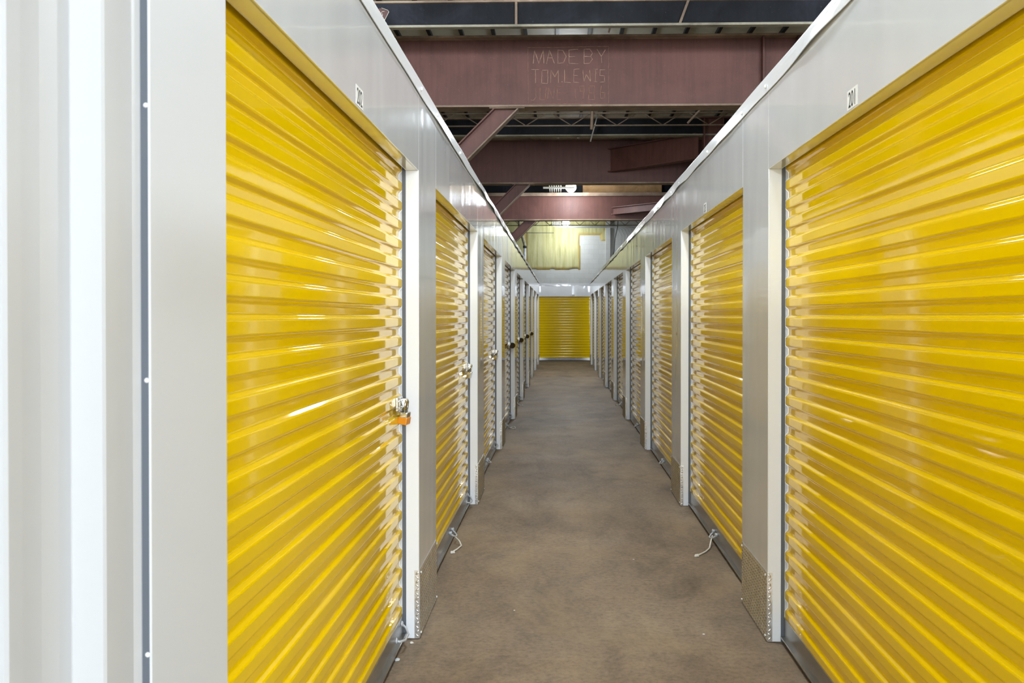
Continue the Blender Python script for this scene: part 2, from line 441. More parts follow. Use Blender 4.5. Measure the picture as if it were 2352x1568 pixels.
BAR_TOP = 0.115
def make_door(side, width, foot_latch=True):
    """local origin at floor, corridor face plane, centre of the opening; local y along the wall, camera side negative"""
    s_ = NRM[side]; hw = width / 2
    D = lambda d: -s_ * d
    root = empty('roll_up_door')
    prof = curtain_profile(BAR_TOP - 0.01, ZT + 0.17)
    random.seed(5)
    mb = MB()
    ys = [-hw + 0.0045 + (width - 0.009) * i / 14 for i in range(15)]
    rows = []
    for y in ys:
        row = []
        for (d, z) in prof:
            w_ = 0.0022 * noise.noise(Vector((y * 1.1, z * 2.2, 3.7)))
            zb = max(0, z - (ZT + 0.02)) * 0.15
            row.append(mb.bm.verts.new((D(d + w_ + zb), y, z)))
        rows.append(row)
    for i in range(len(rows) - 1):
        for k in range(len(prof) - 1):
            f = mb.bm.faces.new((rows[i][k], rows[i][k + 1], rows[i + 1][k + 1], rows[i + 1][k])); f.smooth = math.dist(prof[k], prof[k + 1]) < 0.0045
    plab(mb.build('curtain', M_YEL, root), 'glossy yellow corrugated curtain')
    mb = MB(); rr = 0.10; zc = ZT + 0.15; n = 28
    ring = lambda y: [mb.bm.verts.new((D(0.098 + rr + rr * math.cos(2 * math.pi * i / n)), y, zc + rr * math.sin(2 * math.pi * i / n))) for i in range(n)]
    A, B = ring(-hw + 0.006), ring(hw - 0.006)
    for i in range(n): mb.bm.faces.new((A[i], A[(i + 1) % n], B[(i + 1) % n], B[i])).smooth = True
    mb.bm.faces.new(A[::-1]); mb.bm.faces.new(B)
    plab(mb.build('curtain_roll', M_YEL, root), 'rolled up part of the curtain behind the header')
    # bottom bar
    mb = MB()
    mb.box(D(0.071), D(0.086), -hw + 0.004, hw - 0.006, 0.022, BAR_TOP, 0.0015)
    mb.box(D(0.056), D(0.086), -hw + 0.004, hw - 0.006, 0.022, 0.030, 0.0015)
    bb = plab(mb.build('bottom_bar', M_ALU, root), 'dull metal bottom bar')
    MB().box(D(0.062), D(0.082), -hw + 0.004, hw - 0.006, 0.002, 0.022, 0.004).build('rubber_seal', M_RUBBER, bb)
    for sy in (-1, 1):
        mb = MB()
        mb.box(D(REC), D(REC + 0.0165), sy * hw, sy * (hw - 0.0035), 0.002, ZT + 0.12)
        tr = plab(mb.build('guide_track', M_SLATE, root), 'slate grey guide track')
        plab(MB().box(D(REC + 0.014), D(REC + 0.065), sy * (hw + 0.001), sy * (hw - 0.002), 0.002, ZT + 0.12).build('guide_backing', M_GALV, tr), 'pale galvanised channel')
    # pull handle on the bottom bar
    mb = MB()
    for yy in (-0.055, 0.055):
        mb.tube([(D(0.071), yy, 0.075), (D(0.058), yy, 0.075)], 0.009, 10)
        mb.dome((D(0.058), yy, 0.075), (s_, 0, 0), 0.0125, 0.006)
    mb.tube([(D(0.066), -0.055, 0.07), (D(0.045), -0.045, 0.055), (D(0.03), -0.015, 0.045), (D(0.03), 0.015, 0.045), (D(0.045), 0.045, 0.055), (D(0.066), 0.055, 0.07)], 0.0055, 8)
    plab(mb.build('pull_handle', M_GALV, bb), 'zinc pull handle bolted to the bottom bar')
    # slide latch on the curtain near the latch side
    yl = hw - 0.11 if side < 0 else -hw + 0.11
    yd = 1 if side < 0 else -1
    mb = MB()
    mb.box(D(0.064), D(0.0765), yl - 0.06, yl + 0.045, 1.045, 1.105, 0.002)
    mb.box(D(0.058), D(0.064), yl - 0.045, yl + 0.03, 1.055, 1.063, 0.001)
    mb.box(D(0.058), D(0.064), yl - 0.045, yl + 0.03, 1.087, 1.095, 0.001)
    for (a, b) in ((-0.05, 1.052), (0.036, 1.052), (-0.05, 1.098), (0.036, 1.098)):
        mb.dome((D(0.064), yl + a, b), (s_, 0, 0), 0.005, 0.003, 8)
    la = plab(mb.build('latch', M_CHROME, root), 'bright plated slide latch')
    mb = MB().box(D(0.057), D(0.0635), yl - 0.05, yl + yd * 0.10, 1.065, 1.085, 0.001)
    mb.box(D(0.036), D(0.058), yl + yd * 0.018, yl + yd * 0.024, 1.055, 1.095, 0.001)
    mb.build('bolt', M_CHROME, la)
    if foot_latch:
        mb = MB()
        yy = hw - 0.20
        mb.tube([(D(0.071), yy, 0.06), (D(0.055), yy, 0.055), (D(0.036), yy + 0.03, 0.052), (D(0.034), yy + 0.10, 0.055), (D(0.05), yy + 0.14, 0.07), (D(0.068), yy + 0.14, 0.085)], 0.0055, 8)
        mb.dome((D(0.07), yy, 0.06), (s_, 0, 0), 0.013, 0.008)
        mb.dome((D(0.07), yy + 0.14, 0.088), (s_, 0, 0), 0.013, 0.008)
        plab(mb.build('foot_latch', M_GALV, bb), 'zinc hook at the latch side of the bottom bar')
    return root

protoD = {}
doors = {}
for side in (-1, 1):
    sn = 'left' if side < 0 else 'right'
    for k in range(N):
        yc = END0 + PER * k - OPEN / 2
        if side not in protoD: o = protoD[side] = make_door(side, OPEN, side < 0)
        else: o = copy_tree(protoD[side])
        o.location = (FACE[side], yc, 0)
        doors[side, k] = o
        if k == 0: lab = f'big yellow corrugated roll-up door nearest the camera on the {sn}, under number {202 if side < 0 else 201}'
        elif k == 8: lab = f'yellow roll-up door farthest down the {sn} side, next to the end wall'
        else: lab = f'yellow corrugated roll-up door, {ORD[k]} from the camera on the {sn} side'
        tag(o, lab, 'roll-up door', f'{sn} row of yellow roll-up doors')

# ---- headers
def text_mesh(body, size, xs=1.0):
    cu = bpy.data.curves.new('txt', 'FONT'); cu.body = body; cu.size = size
    cu.align_x = 'CENTER'; cu.align_y = 'BOTTOM'; cu.extrude = 0.0003
    o = bpy.data.objects.new('txt', cu); COL.objects.link(o)
    dg = bpy.context.evaluated_depsgraph_get()
    me = bpy.data.meshes.new_from_object(o.evaluated_get(dg))
    bpy.data.objects.remove(o); bpy.data.curves.remove(cu)
    for v in me.vertices: v.co.x *= xs
    return me

def placard(parent, num, mat4):
    """mat4 maps text space (x right, y up, z out) to parent space"""
    mb = MB(); b = bmesh.new()
    for c in ((-0.053, 0, 0), (0.053, 0, 0), (0.053, 0.062, 0), (-0.053, 0.062, 0), (-0.053, 0, 0.0006), (0.053, 0, 0.0006), (0.053, 0.062, 0.0006), (-0.053, 0.062, 0.0006)): b.verts.new(c)
    b.verts.ensure_lookup_table()
    for f in ((0, 1, 2, 3), (4, 5, 6, 7), (0, 1, 5, 4), (1, 2, 6, 5), (2, 3, 7, 6), (3, 0, 4, 7)): b.faces.new([b.verts[i] for i in f])
    mb.merge(b, mat4)
    p = mb.build('number_placard', M_PLAC, parent)
    plab(p, f'small white number placard reading {num}')
    me = text_mesh(str(num), 0.072, 0.74)
    y0_ = min(v.co.y for v in me.vertices)
    for v in me.vertices:
        q = v.co.copy(); q.y += 0.005 - y0_; q.z = 0.0009 + max(0, q.z)
        v.co = mat4 @ q
    me.name = 'numeral'; me.materials.clear(); me.materials.append(M_INK)
    o = bpy.data.objects.new('numeral', me); COL.objects.link(o); o.parent = p
    plab(o, f'black digits {num}')

def header_mesh(side):
    s_ = NRM[side]; hw = OPEN / 2 - 0.0012
    mb = MB()
    # C-shaped sheet: face, return under it, upstand behind
    mb.box(0, -s_ * 0.012, -hw, hw, ZT, ZS + 0.045, 0.0018, 2)
    mb.box(-s_ * 0.004, -s_ * (REC - 0.004), -hw, hw, ZT, ZT + 0.006, 0.001)
    mb.box(-s_ * (REC - 0.004), -s_ * REC, -hw, hw, ZT, ZS - 0.02, 0.001)
    return mb
protoH = {}
for side in (-1, 1):
    sn = 'left' if side < 0 else 'right'
    for k in range(N):
        yc = END0 + PER * k - OPEN / 2
        if side not in protoH: o = protoH[side] = header_mesh(side).build('header_panel', M_WHITE)
        else:
            o = protoH[side].copy(); COL.objects.link(o)
        o.location = (FACE[side], yc, 0)
        if k == 0: lab = f'large white header panel over the nearest {sn} door, with placard {202 if side < 0 else 201}'
        else: lab = f'glossy white header panel over the {ORD[k]} door from the camera on the {sn}'
        tag(o, lab, 'header panel', f'{sn} row of header panels')
        doors['h', side, k] = o
for side, k, num in ((-1, 0, 202), (1, 0, 201), (1, 1, 203)):
    if side < 0: m4 = Matrix(((0, 0, 1, 0.0002), (1, 0, 0, -0.03), (0, 1, 0, ZT + 0.006), (0, 0, 0, 1)))
    else: m4 = Matrix(((0, 0, -1, -0.0002), (-1, 0, 0, 0.02), (0, 1, 0, ZT + 0.006), (0, 0, 0, 1)))
    placard(doors['h', side, k], num, m4)

# ---- cap flashing along the top of both walls
for side, nm in ((-1, 'trim_1'), (1, 'trim_2')):
    s_ = NRM[side]; f0 = FACE[side]
    mb = MB(); rows = []
    ztop = 2.523 if side < 0 else 2.531
    y = 1.0 if side < 0 else 0.6
    i = 0
    while y <= WALL_END + 0.001:
        dist = 0.35 + 0.65 * min(1, y / 12)
        gap = 0.003 + 0.028 * dist * max(0, noise.noise(Vector((y * 1.3, side * 5, 0.3))) + 0.25) ** 1.2
        lip = 0.009 * dist * noise.noise(Vector((y * 2.1, side * 9, 4.3)))
        up = 0.008 * noise.noise(Vector((y * 1.7, side * 3, 8.3))) * dist
        row = [(f0 - s_ * 0.06, y, ztop + up), (f0 + s_ * 0.004, y, ztop + up), (f0 + s_ * (0.0055), y, ztop - 0.004 + up), (f0 + s_ * (0.006 + gap * 0.25), y, ztop - 0.03),
               (f0 + s_ * (0.004 + gap), y, ZS - 0.004 + lip), (f0 + s_ * (0.001 + gap), y, ZS - 0.004 + lip), (f0 + s_ * 0.002, y, ztop - 0.033)]
        rows.append([mb.bm.verts.new(v) for v in row])
        y += 0.12; i += 1
    for a, b in zip(rows, rows[1:]):
        for k in range(len(a) - 1):
            fc = mb.bm.faces.new((a[k], a[k + 1], b[k + 1], b[k])); fc.smooth = False
    tr = struct(mb, nm, M_CAP)
    sc = None
    for k in range(N):
        e = END0 + PER * k
        for yy in (e + 0.02, e + GAP - 0.02, e + GAP + OPEN * 0.45):
            if yy > WALL_END: continue
            if sc is None:
                sc = MB().dome((s_ * 0.008, 0, 0), (s_, 0, 0), 0.0095, 0.008, 10).build('screw', M_SCREW, tr)
                q = sc
            else:
                q = sc.copy(); COL.objects.link(q)
            q.location = (f0, yy, ZS + 0.022)

# ---- the blurred corner at the left edge of the frame: short pilaster and ribbed hallway sheet
s_ = 1
SY0 = END0 - OPEN
NEAR_Y = 1.452
root = empty('door_pilaster', (AL, NEAR_Y, 0), 'out of focus pale grey pilaster in the left foreground with two white screws', 'pilaster')
MB().box(0, -0.030, 0.0, SY0 - NEAR_Y, 0.002, 2.75, 0.0025, 2).build('face_panel', M_PANEL2, root)
plab(MB().box(-0.0035, -0.0165, -0.0008, 0.004, 0.003, 2.75).build('edge_strip', M_SLATE, root), 'slate grey strip along the near edge')
for zz in (1.783, 1.357, 0.93, 2.21):
    MB().dome((-0.006, -0.001, zz), (-0.15, -1, 0), 0.0042, 0.003, 10).build('screw', M_SCREW, root)
# ribbed sheet
prof = [(-0.0165, NEAR_Y + 0.02), (-0.0165, 1.449), (-0.0215, 1.432), (-0.0205, 1.345), (-0.0225, 1.341), (-0.064, 1.336), (-0.066, 1.333), (-0.066, 1.30), (-0.069, 1.26), (-0.066, 1.21),
        (-0.066, 1.180), (-0.069, 1.176), (-0.115, 1.170), (-0.115, 0.95), (-0.073, 0.93), (-0.073, 0.62), (-0.12, 0.60), (-0.12, 0.30), (-0.073, 0.28), (-0.073, -1.5)]
mb = MB(); a = []; b = []; c = []; d = []
for (dx, yy) in prof:
    a.append(mb.bm.verts.new((AL + dx, yy, 0.002))); b.append(mb.bm.verts.new((AL + dx, yy, 2.75)))
for i in range(len(prof) - 1):
    mb.bm.faces.new((a[i], a[i + 1], b[i + 1], b[i]))
o = mb.build('ribbed_wall_sheet', M_SHEET)
sol = o.modifiers.new('s', 'SOLIDIFY'); sol.thickness = 0.004; sol.offset = 0
tag(o, 'blurred white ribbed steel sheet filling the left edge of the picture', 'wall panel')

# ================================================================== FAR END: door across the corridor
FX = 0.44; FW = 2.46
far = make_door(1, FW, False)
far.name = 'roll_up_door'
far.rotation_euler = (0, 0, R(90))
far.location = (FX, FAR_Y, 0)
tag(far, 'yellow roll-up door seen square on at the far end of the corridor', 'roll-up door')
h = header_mesh(1).build('header_panel', M_WHITE, None, (FX, FAR_Y, 0), (0, 0, R(90)))
tag(h, 'bright white header panel above the door that closes the corridor', 'header panel')
placard(h, 219, Matrix(((0, 0, -1, -0.0002), (-1, 0, 0, 0.0), (0, 1, 0, ZT + 0.004), (0, 0, 0, 1))))
def far_pil(x0, x1, lab):
    root = empty('door_pilaster', ((x0 + x1) / 2, FAR_Y, 0), lab, 'pilaster')
    hw = (x1 - x0) / 2
    MB().box(-hw, hw, 0, REC, 0.002, ZS + 0.045, 0.002, 2).build('face_panel', M_WHITE, root)
    MB().box(-hw, hw, -0.0022, 0, 0.004, DZ_KICK).build('kick_plate', M_TREAD, root)
far_pil(FX - FW / 2 - 0.588, FX - FW / 2, 'white pilaster left of the door closing the corridor')
far_pil(FX + FW / 2, FX + FW / 2 + 0.588, 'white pilaster right of the door closing the corridor')
mb = MB(); rows = []
x = FX - FW / 2 - 0.6
while x < FX + FW / 2 + 0.65:
    gp = 0.003 + 0.01 * max(0, noise.noise(Vector((x * 2, 1, 7))) + 0.3)
    row = [(x, FAR_Y + 0.06, 2.55), (x, FAR_Y - 0.004, 2.55), (x, FAR_Y - 0.006, 2.50), (x, FAR_Y - 0.004 - gp, ZS - 0.006), (x, FAR_Y - 0.001 - gp, ZS - 0.006)]
    rows.append([mb.bm.verts.new(v) for v in row]); x += 0.1
for a, b in zip(rows, rows[1:]):
    for k in range(len(a) - 1):
        fc = mb.bm.faces.new((a[k], a[k + 1], b[k + 1], b[k])); fc.smooth = False
struct(mb, 'trim_4', M_WHITE)

# ================================================================== PADLOCKS
def padlock(loc, body_mat, label, orange=False, tilt=0.0):
    root = empty('padlock', loc, label, 'padlock', 'padlocks on the left doors')
    root.rotation_euler = (0, tilt, R(-8)); root.scale = (1.3, 1.3, 1.3)
    mb = MB().box(-0.014, 0.014, -0.022, 0.022, -0.075, -0.035, 0.004, 2)
    bd = mb.build('lock_body', body_mat, root)
    if orange:
        plab(MB().box(-0.0165, 0.0165, -0.0245, 0.0245, -0.078, -0.052, 0.004, 2).build('bumper', M_ORANGE, bd), 'orange bumper around the lower body')
    pts = [(0, -0.0145, -0.036), (0, -0.0145, -0.010)] + [(0, -0.0145 * math.cos(a), -0.010 + 0.0145 * math.sin(a)) for a in [math.pi * i / 8 for i in range(1, 8)]] + [(0, 0.0145, -0.010), (0, 0.0145, -0.036)]
    plab(MB().tube(pts, 0.0042, 8).build('shackle', M_CHROME, root), 'bright steel shackle')
    return root
def disc_lock(loc, label):
    root = empty('padlock', loc, label, 'padlock', 'padlocks on the left doors'); root.scale = (1.15, 1.15, 1.15)
    mb = MB(); n = 24
    prof = [(0.0, -0.013), (0.030, -0.013), (0.035, -0.009), (0.036, 0), (0.035, 0.009), (0.030, 0.013), (0.014, 0.013), (0.012, 0.010), (0.0, 0.010)]
    rings = []
    for (r, hh) in prof[1:-1]:
        rings.append([mb.bm.verts.new((r * math.cos(2 * math.pi * i / n) * 0.95, hh + r * math.cos(2 * math.pi * i / n) * 0.3, r * math.sin(2 * math.pi * i / n))) for i in range(n)])
    for A, B in zip(rings, rings[1:]):
        for i in range(n):
            f = mb.bm.faces.new((A[i], A[(i + 1) % n], B[(i + 1) % n], B[i])); f.smooth = True
    mb.bm.faces.new(rings[0][::-1]); mb.bm.faces.new(rings[-1])
    mb.build('lock_body', M_DARKMETAL, root)
    mb = MB().tube([(-0.012, -0.01, 0.022), (-0.022, 0.012, 0.034), (-0.030, 0.030, 0.022), (-0.026, 0.028, 0.0)], 0.0045, 8)
    plab(mb.build('shackle', M_CHROME, root), 'bright steel shackle')
    return root
LX = AL - 0.040
padlock((LX, END0 - 0.09, 1.082), M_CHROME, 'padlock with orange lower body on the nearest left door', True, 0.15)
padlock((LX, END0 + PER - 0.09, 1.082), M_CHROME, 'steel padlock hanging from the second door on the left', False, 0.25)
padlock((LX, END0 + 2 * PER - 0.09, 1.082), M_CHROME, 'steel padlock hanging from the third door on the left', False, 0.25)
for k, nm in ((3, 'fourth'), (4, 'fifth'), (5, 'sixth'), (6, 'seventh')):
    disc_lock((AL - 0.030, END0 + k * PER - 0.125, 1.05), f'dark round disc padlock on the {nm} door on the left')

# ================================================================== GIRDERS AND ROOF STEEL
def girder(y, zb, zt, x0, x1, label, lip=0.028, top_lip=0.028, stiff=()):
    root = empty('steel_girder', (0, y, zb), label, 'girder', 'red girders across the corridor')
    h_ = zt - zb
    plab(MB().box(x0, x1, 0.143, 0.165, lip, h_ - top_lip).build('web', M_GIRD, root), 'tall dull red web plate')
    plab(MB().box(x0, x1, 0, 0.31, 0, lip, 0.003).build('bottom_flange', M_FLANGE, root), 'dusty rust brown lower flange')
    plab(MB().box(x0, x1, 0, 0.31, h_ - top_lip, h_, 0.003).build('top_flange', M_FLANGE, root), 'dusty pinkish upper flange')
    for xs in stiff:
        MB().box(xs - 0.012, xs + 0.012, 0.012, 0.143, lip, h_ - top_lip).build('stiffener', M_GIRD, root)
    return root
GY = [13.1, 20.7, 28.3]
g1 = girder(GY[0], 4.357, 5.345, -8.9, 8.9, 'deep red oxide girder nearest the camera with weld lettering', stiff=(2.80, 3.28))
g2 = girder(GY[1], 4.362, 5.352, -8.9, 8.9, 'deep red oxide girder, second from the camera, plain web')
g3 = girder(GY[2], 4.330, 5.155, -8.9, 8.9, 'pinkish girder farthest from the camera, lit by the lamp', 0.035, 0.10)

# weld lettering, traced on the web (metres on the web plane)
S = 3.92
def wpt(u, v): return ((850 + u / S - 1286) * 0.006098 + 0.0, 0.0, 1.456 + (727 - v / S) * 0.006098 - 4.357)
rowsL = [
 [[(1470,580),(1480,460),(1520,580),(1560,460),(1565,580)], [(1590,585),(1615,460),(1660,580)], [(1600,530),(1640,530)],
  [(1690,460),(1690,580),(1740,575),(1765,520),(1735,465),(1690,460)], [(1870,455),(1790,460),(1790,580),(1875,585)], [(1790,520),(1845,520)],
  [(1925,455),(1925,585),(1975,580),(2000,545),(1985,520),(1930,520)], [(1985,520),(2000,490),(1975,455),(1925,455)],
  [(2040,455),(2080,520),(2115,460)], [(2080,520),(2085,580)]],
 [[(1450,632),(1525,635)], [(1490,632),(1490,755)], [(1550,640),(1545,755),(1600,760),(1600,640),(1550,640)],
  [(1625,755),(1630,640),(1665,700),(1695,640),(1695,755)], [(1722,745),(1735,745)], [(1750,635),(1752,750),(1810,752)],
  [(1885,632),(1835,635),(1832,750),(1885,752)], [(1835,690),(1870,690)], [(1915,640),(1925,745),(1945,680),(1985,745),(1975,640)],
  [(2010,635),(2050,635)], [(2030,635),(2025,745)], [(2010,748),(2045,748)], [(2115,640),(2070,640),(2065,690),(2110,695),(2110,750),(2065,752)]],
 [[(1490,790),(1495,880),(1470,912),(1445,905)], [(1530,790),(1530,905),(1580,905),(1585,790)], [(1600,905),(1605,790),(1650,900),(1660,785)],
  [(1725,785),(1685,785),(1685,905),(1725,905)], [(1685,845),(1715,845)], [(1740,848),(1780,848)], [(1845,800),(1850,900)],
  [(1925,830),(1890,830),(1885,785),(1925,785),(1925,830),(1915,905)], [(1970,785),(2020,785),(2015,845),(1970,845),(1970,785)],
  [(1970,845),(1965,905),(2020,905),(2015,845)], [(2080,780),(2072,835),(2074,895),(2112,893),(2112,845),(2075,842)]]]
rnd = random.Random(3)
def strokes(lines, r, mb=None):
    mb = mb or MB()
    for ln in lines:
        pts = []
        for (a, b) in zip(ln, ln[1:]):
            n = max(2, int(math.dist(a, b) / 16))
            for i in range(n):
                t_ = i / n
                u = a[0] + (b[0] - a[0]) * t_ + rnd.uniform(-1.4, 1.4); v = a[1] + (b[1] - a[1]) * t_ + rnd.uniform(-1.4, 1.4)
                q = wpt(u, v); pts.append((q[0], 0.141, q[2]))
        q = wpt(*ln[-1]); pts.append((q[0], 0.141, q[2]))
        mb.tube(pts, [r * rnd.uniform(0.6, 1.3) for _ in pts], 5)
    return mb
mb = strokes(rowsL[0] + rowsL[1], 0.0046); nf = len(mb.bm.faces)
strokes(rowsL[2], 0.0040, mb)
wl = plab(mb.build('weld_lettering', M_WELD, g1), 'hand-welded words in three lines on the web, the last one fainter')
wl.data.materials.append(M_WELD2)
for p in wl.data.polygons:
    if p.index >= nf: p.material_index = 1
plab(strokes([[(1420,437),(2145,432),(2145,940),(1425,940),(1420,437)]], 0.003).build('weld_frame', M_WELD2, g1), 'thin welded rectangle around the lettering')

# knee braces: I-section struts going down to the left from each girder
def brace_piece(a, b, off, depth, width, th, zcut, name, mat, parent):
    """one plate of an I section strut, cut level under the girder"""
    a, b = Vector(a), Vector(b); d = (b - a).normalized(); n = d.cross(Vector((0, 1, 0))).normalized()
    mb = MB().bar(a + n * off, b + n * off, width, depth, n)
    bmesh.ops.bisect_plane(mb.bm, geom=list(mb.bm.verts) + list(mb.bm.edges) + list(mb.bm.faces), plane_co=(0, 0, zcut), plane_no=(0, 0, 1), clear_outer=True)
    bmesh.ops.holes_fill(mb.bm, edges=list(mb.bm.edges))
    return mb.build(name, mat, parent)
for i, (xb, dp) in enumerate(((-0.73, 0.235), (-0.80, 0.225), (-0.86, 0.25))):
    yy = 0.155; zb = (4.357, 4.362, 4.330)[i]
    root = empty('knee_brace', (xb, GY[i], zb), ['large diagonal red steel knee brace under the nearest girder', 'diagonal red steel knee brace under the second girder', 'small diagonal red steel knee brace under the farthest girder'][i], 'brace', 'diagonal knee braces on the left')
    a = (0.20, yy, 0.21); b = (-1.78, yy, -1.76)
    brace_piece(a, b, 0, dp, 0.014, 0, -0.012, 'web', M_GIRD, root)
    d_ = (Vector(b) - Vector(a)).normalized(); n_ = d_.cross(Vector((0, 1, 0)))
    low = dp / 2 if n_.z < 0 else -dp / 2
    plab(brace_piece(a, b, low, 0.018, 0.20, 0, -0.012, 'lower_flange', M_FLANGE, root), 'dusty tan lower flange')
    brace_piece(a, b, -low, 0.018, 0.20, 0, -0.012, 'upper_flange', M_GIRD, root)
    MB().box(-0.25, 0.24, yy - 0.12, yy + 0.12, -0.011, -0.001).build('cap_plate', M_FLANGE, root)
    yy = GY[i] + 0.155
    mb = MB()
    cx = xb - 2.1
    mb.box(cx - 0.13, cx + 0.13, yy - 0.012, yy + 0.012, 2.45, zb); mb.box(cx - 0.14, cx - 0.12, yy - 0.12, yy + 0.12, 2.45, zb); mb.box(cx + 0.12, cx + 0.14, yy - 0.12, yy + 0.12, 2.45, zb)
    mb.box(cx - 0.13, cx + 0.13, yy - 0.012, yy + 0.012, 0, 2.45); mb.box(cx - 0.14, cx - 0.12, yy - 0.12, yy + 0.12, 0, 2.45); mb.box(cx + 0.12, cx + 0.14, yy - 0.12, yy + 0.12, 0, 2.45)
    tag(mb.build('steel_column', M_GIRD), f'red steel column behind the left doors carrying the {["nearest", "second", "farthest"][i]} girder', 'column')

# right column and diagonal brackets
mb = MB()
mb.box(2.86, 3.26, 19.02, 19.05, 0, 5.40); mb.box(2.86, 2.885, 18.93, 19.14, 0, 5.40); mb.box(3.235, 3.26, 18.93, 19.14, 0, 5.40)
mb.box(2.80, 3.4, 18.90, 19.20, 5.40, 5.42)
tag(mb.build('steel_column', M_GIRD), 'red steel column rising above the right wall between the first two girders', 'column')
def bracket(p0, p1, z0, z1, z1b, label):
    p0 = Vector(p0); p1 = Vector(p1); mb = MB()
    d = (p1 - p0).normalized(); n = Vector((-d.y, d.x, 0))
    def plate(za, zb, th):
        vv = [mb.bm.verts.new((p.x + n.x * s2 * th / 2, p.y + n.y * s2 * th / 2, zz)) for p in (p0, p1) for s2 in (-1, 1) for zz in (za, zb)]
        for f in ((0, 1, 3, 2), (4, 6, 7, 5), (0, 4, 5, 1), (2, 3, 7, 6), (0, 2, 6, 4), (1, 5, 7, 3)): mb.bm.faces.new([vv[i] for i in f])
    plate(z0, z1, 0.014); plate(z1, z1 + 0.022, 0.2); plate(z0 - 0.022, z0, 0.2)
    tag(mb.build('diagonal_bracket', M_GIRD), label, 'bracket')
bracket((1.116, 20.83, 0), (2.78, 19.12, 0), 4.64, 5.11, 0, 'flat lying red steel bracket beam running from the second girder to the right column')
bracket((1.60, 28.40, 0), (3.05, 27.0, 0), 4.52, 4.70, 0, 'small red steel bracket beam on the farthest girder at right')

# solid joists
def joist(y, zb, zt, label, x0=-8.9, x1=8.9, fl=0.22):
    root = empty('roof_joist', (0, y, zb), label, 'joist', 'dark solid roof joists')
    plab(MB().box(x0, x1, fl / 2 - 0.01, fl / 2 + 0.01, 0.012, zt - zb).build('web', M_NAVY, root), 'blue-black web')
    plab(MB().box(x0, x1, 0, fl, 0, 0.03, 0.002).build('bottom_flange', M_DUST, root), 'dusty pale lower flange')
    MB().box(x0, x1, 0, fl, zt - zb - 0.025, zt - zb, 0.002).build('top_flange', M_FLANGE, root)
    return root
j1 = joist(11.9, 5.095, 5.43, 'blue-black roof joist across the top edge of the picture', fl=0.10)
for xs in (-0.55, 1.55):
    MB().bar((xs + (0.07 if xs > 0 else 0), 0.02, 0.355), (xs - (0.05 if xs > 0 else 0), 0.02, 0.03), 0.03, 0.02, (0, 1, 0)).build('web_strap', M_FLANGE, j1)
# red diamond with chalk figures
mb = MB(); b = bmesh.new()
cx, cz = -2.245, 0.175
q = [(cx - 0.10, cz + 0.02), (cx - 0.03, cz + 0.085), (cx + 0.085, cz + 0.04), (cx + 0.02, cz - 0.085), (cx - 0.06, cz - 0.07)]
f1 = [b.verts.new((x, 0.0375, z)) for x, z in q]; f2 = [b.verts.new((x, 0.0405, z)) for x, z in q]
b.faces.new(f1)
for i in range(5): b.faces.new((f1[i], f1[(i + 1) % 5], f2[(i + 1) % 5], f2[i]))
mb.merge(b)
mk = plab(mb.build('paint_mark', m_simple('dark_red_paint', (0.10, 0.045, 0.042, 1), 0.6), j1), 'dark red painted patch with chalk figures')
M_CHALK = m_simple('chalk', (0.62, 0.60, 0.50, 1), 0.9)
mb = MB()
def ck(pts): mb.tube([(cx + x, 0.036, cz + z) for x, z in pts], 0.0032, 5)
ck([(-0.07, 0.03), (-0.06, 0.045), (-0.045, 0.04), (-0.045, 0.02), (-0.07, 0.0), (-0.045, 0.0)])
ck([(0.028, 0.04), (0.0, 0.038), (-0.025, 0.012), (0.0, 0.012), (0.006, -0.005), (-0.005, -0.018), (-0.025, -0.016)])
mb.build('chalk_figures', M_CHALK, mk)
mb = MB(); ck([(-0.01, 0.085), (0.07, 0.055), (0.085, 0.035), (0.03, -0.07), (0.01, -0.09)]); mb.build('chalk_outline', M_CHALK, mk)

joist(19.0, 5.075, 5.45, 'dark solid roof joist seen between the first two girders')
joist(29.1, 5.20, 5.53, 'dark solid roof joist behind the farthest girder')
joist(4.0, 5.2, 5.53, 'dark solid roof joist over the nearest doors')

# open web joists
def bar_joist(y, zb, zt, label, x0=-8.9, x1=8.9, per=0.87, ph=0.0):
    root = empty('bar_joist', (0, y, zb), label, 'joist', 'open web bar joists')
    h_ = zt - zb
    mb = MB()
    mb.bar((x0, 0, 0.01), (x1, 0, 0.01), 0.05, 0.022); plab(mb.build('bottom_chord', M_TRUSS, root), 'thin dusty lower chord')
    MB().bar((x0, 0, h_ - 0.01), (x1, 0, h_ - 0.01), 0.05, 0.022).build('top_chord', M_TRUSS, root)
    mb = MB(); x = x0 + ph
    while x < x1 - per:
        mb.tube([(x, 0, 0.015), (x + per * 0.42, 0, h_ - 0.015)], 0.011, 5); mb.tube([(x + per * 0.58, 0, h_ - 0.015), (x + per, 0, 0.015)], 0.011, 5)
        x += per
    mb.build('zigzag_web', M_TRUSS, root)
    return root
bar_joist(18.1, 5.085, 5.34, 'open web joist with zigzag bars between the first and second girders', ph=0.42)
bar_joist(21.6, 5.16, 5.53, 'open web joist above the second girder', ph=0.2)
bar_joist(24.2, 5.16, 5.53, 'open web joist between second and farthest girders')
bar_joist(37.9, 5.09, 5.35, 'open web joist close to the block end wall', per=0.6, ph=0.1)
bar_joist(33.5, 5.16, 5.53, 'open web joist behind the farthest girder')
bar_joist(15.5, 5.2, 5.53, 'open web joist above the nearest lettered girder')
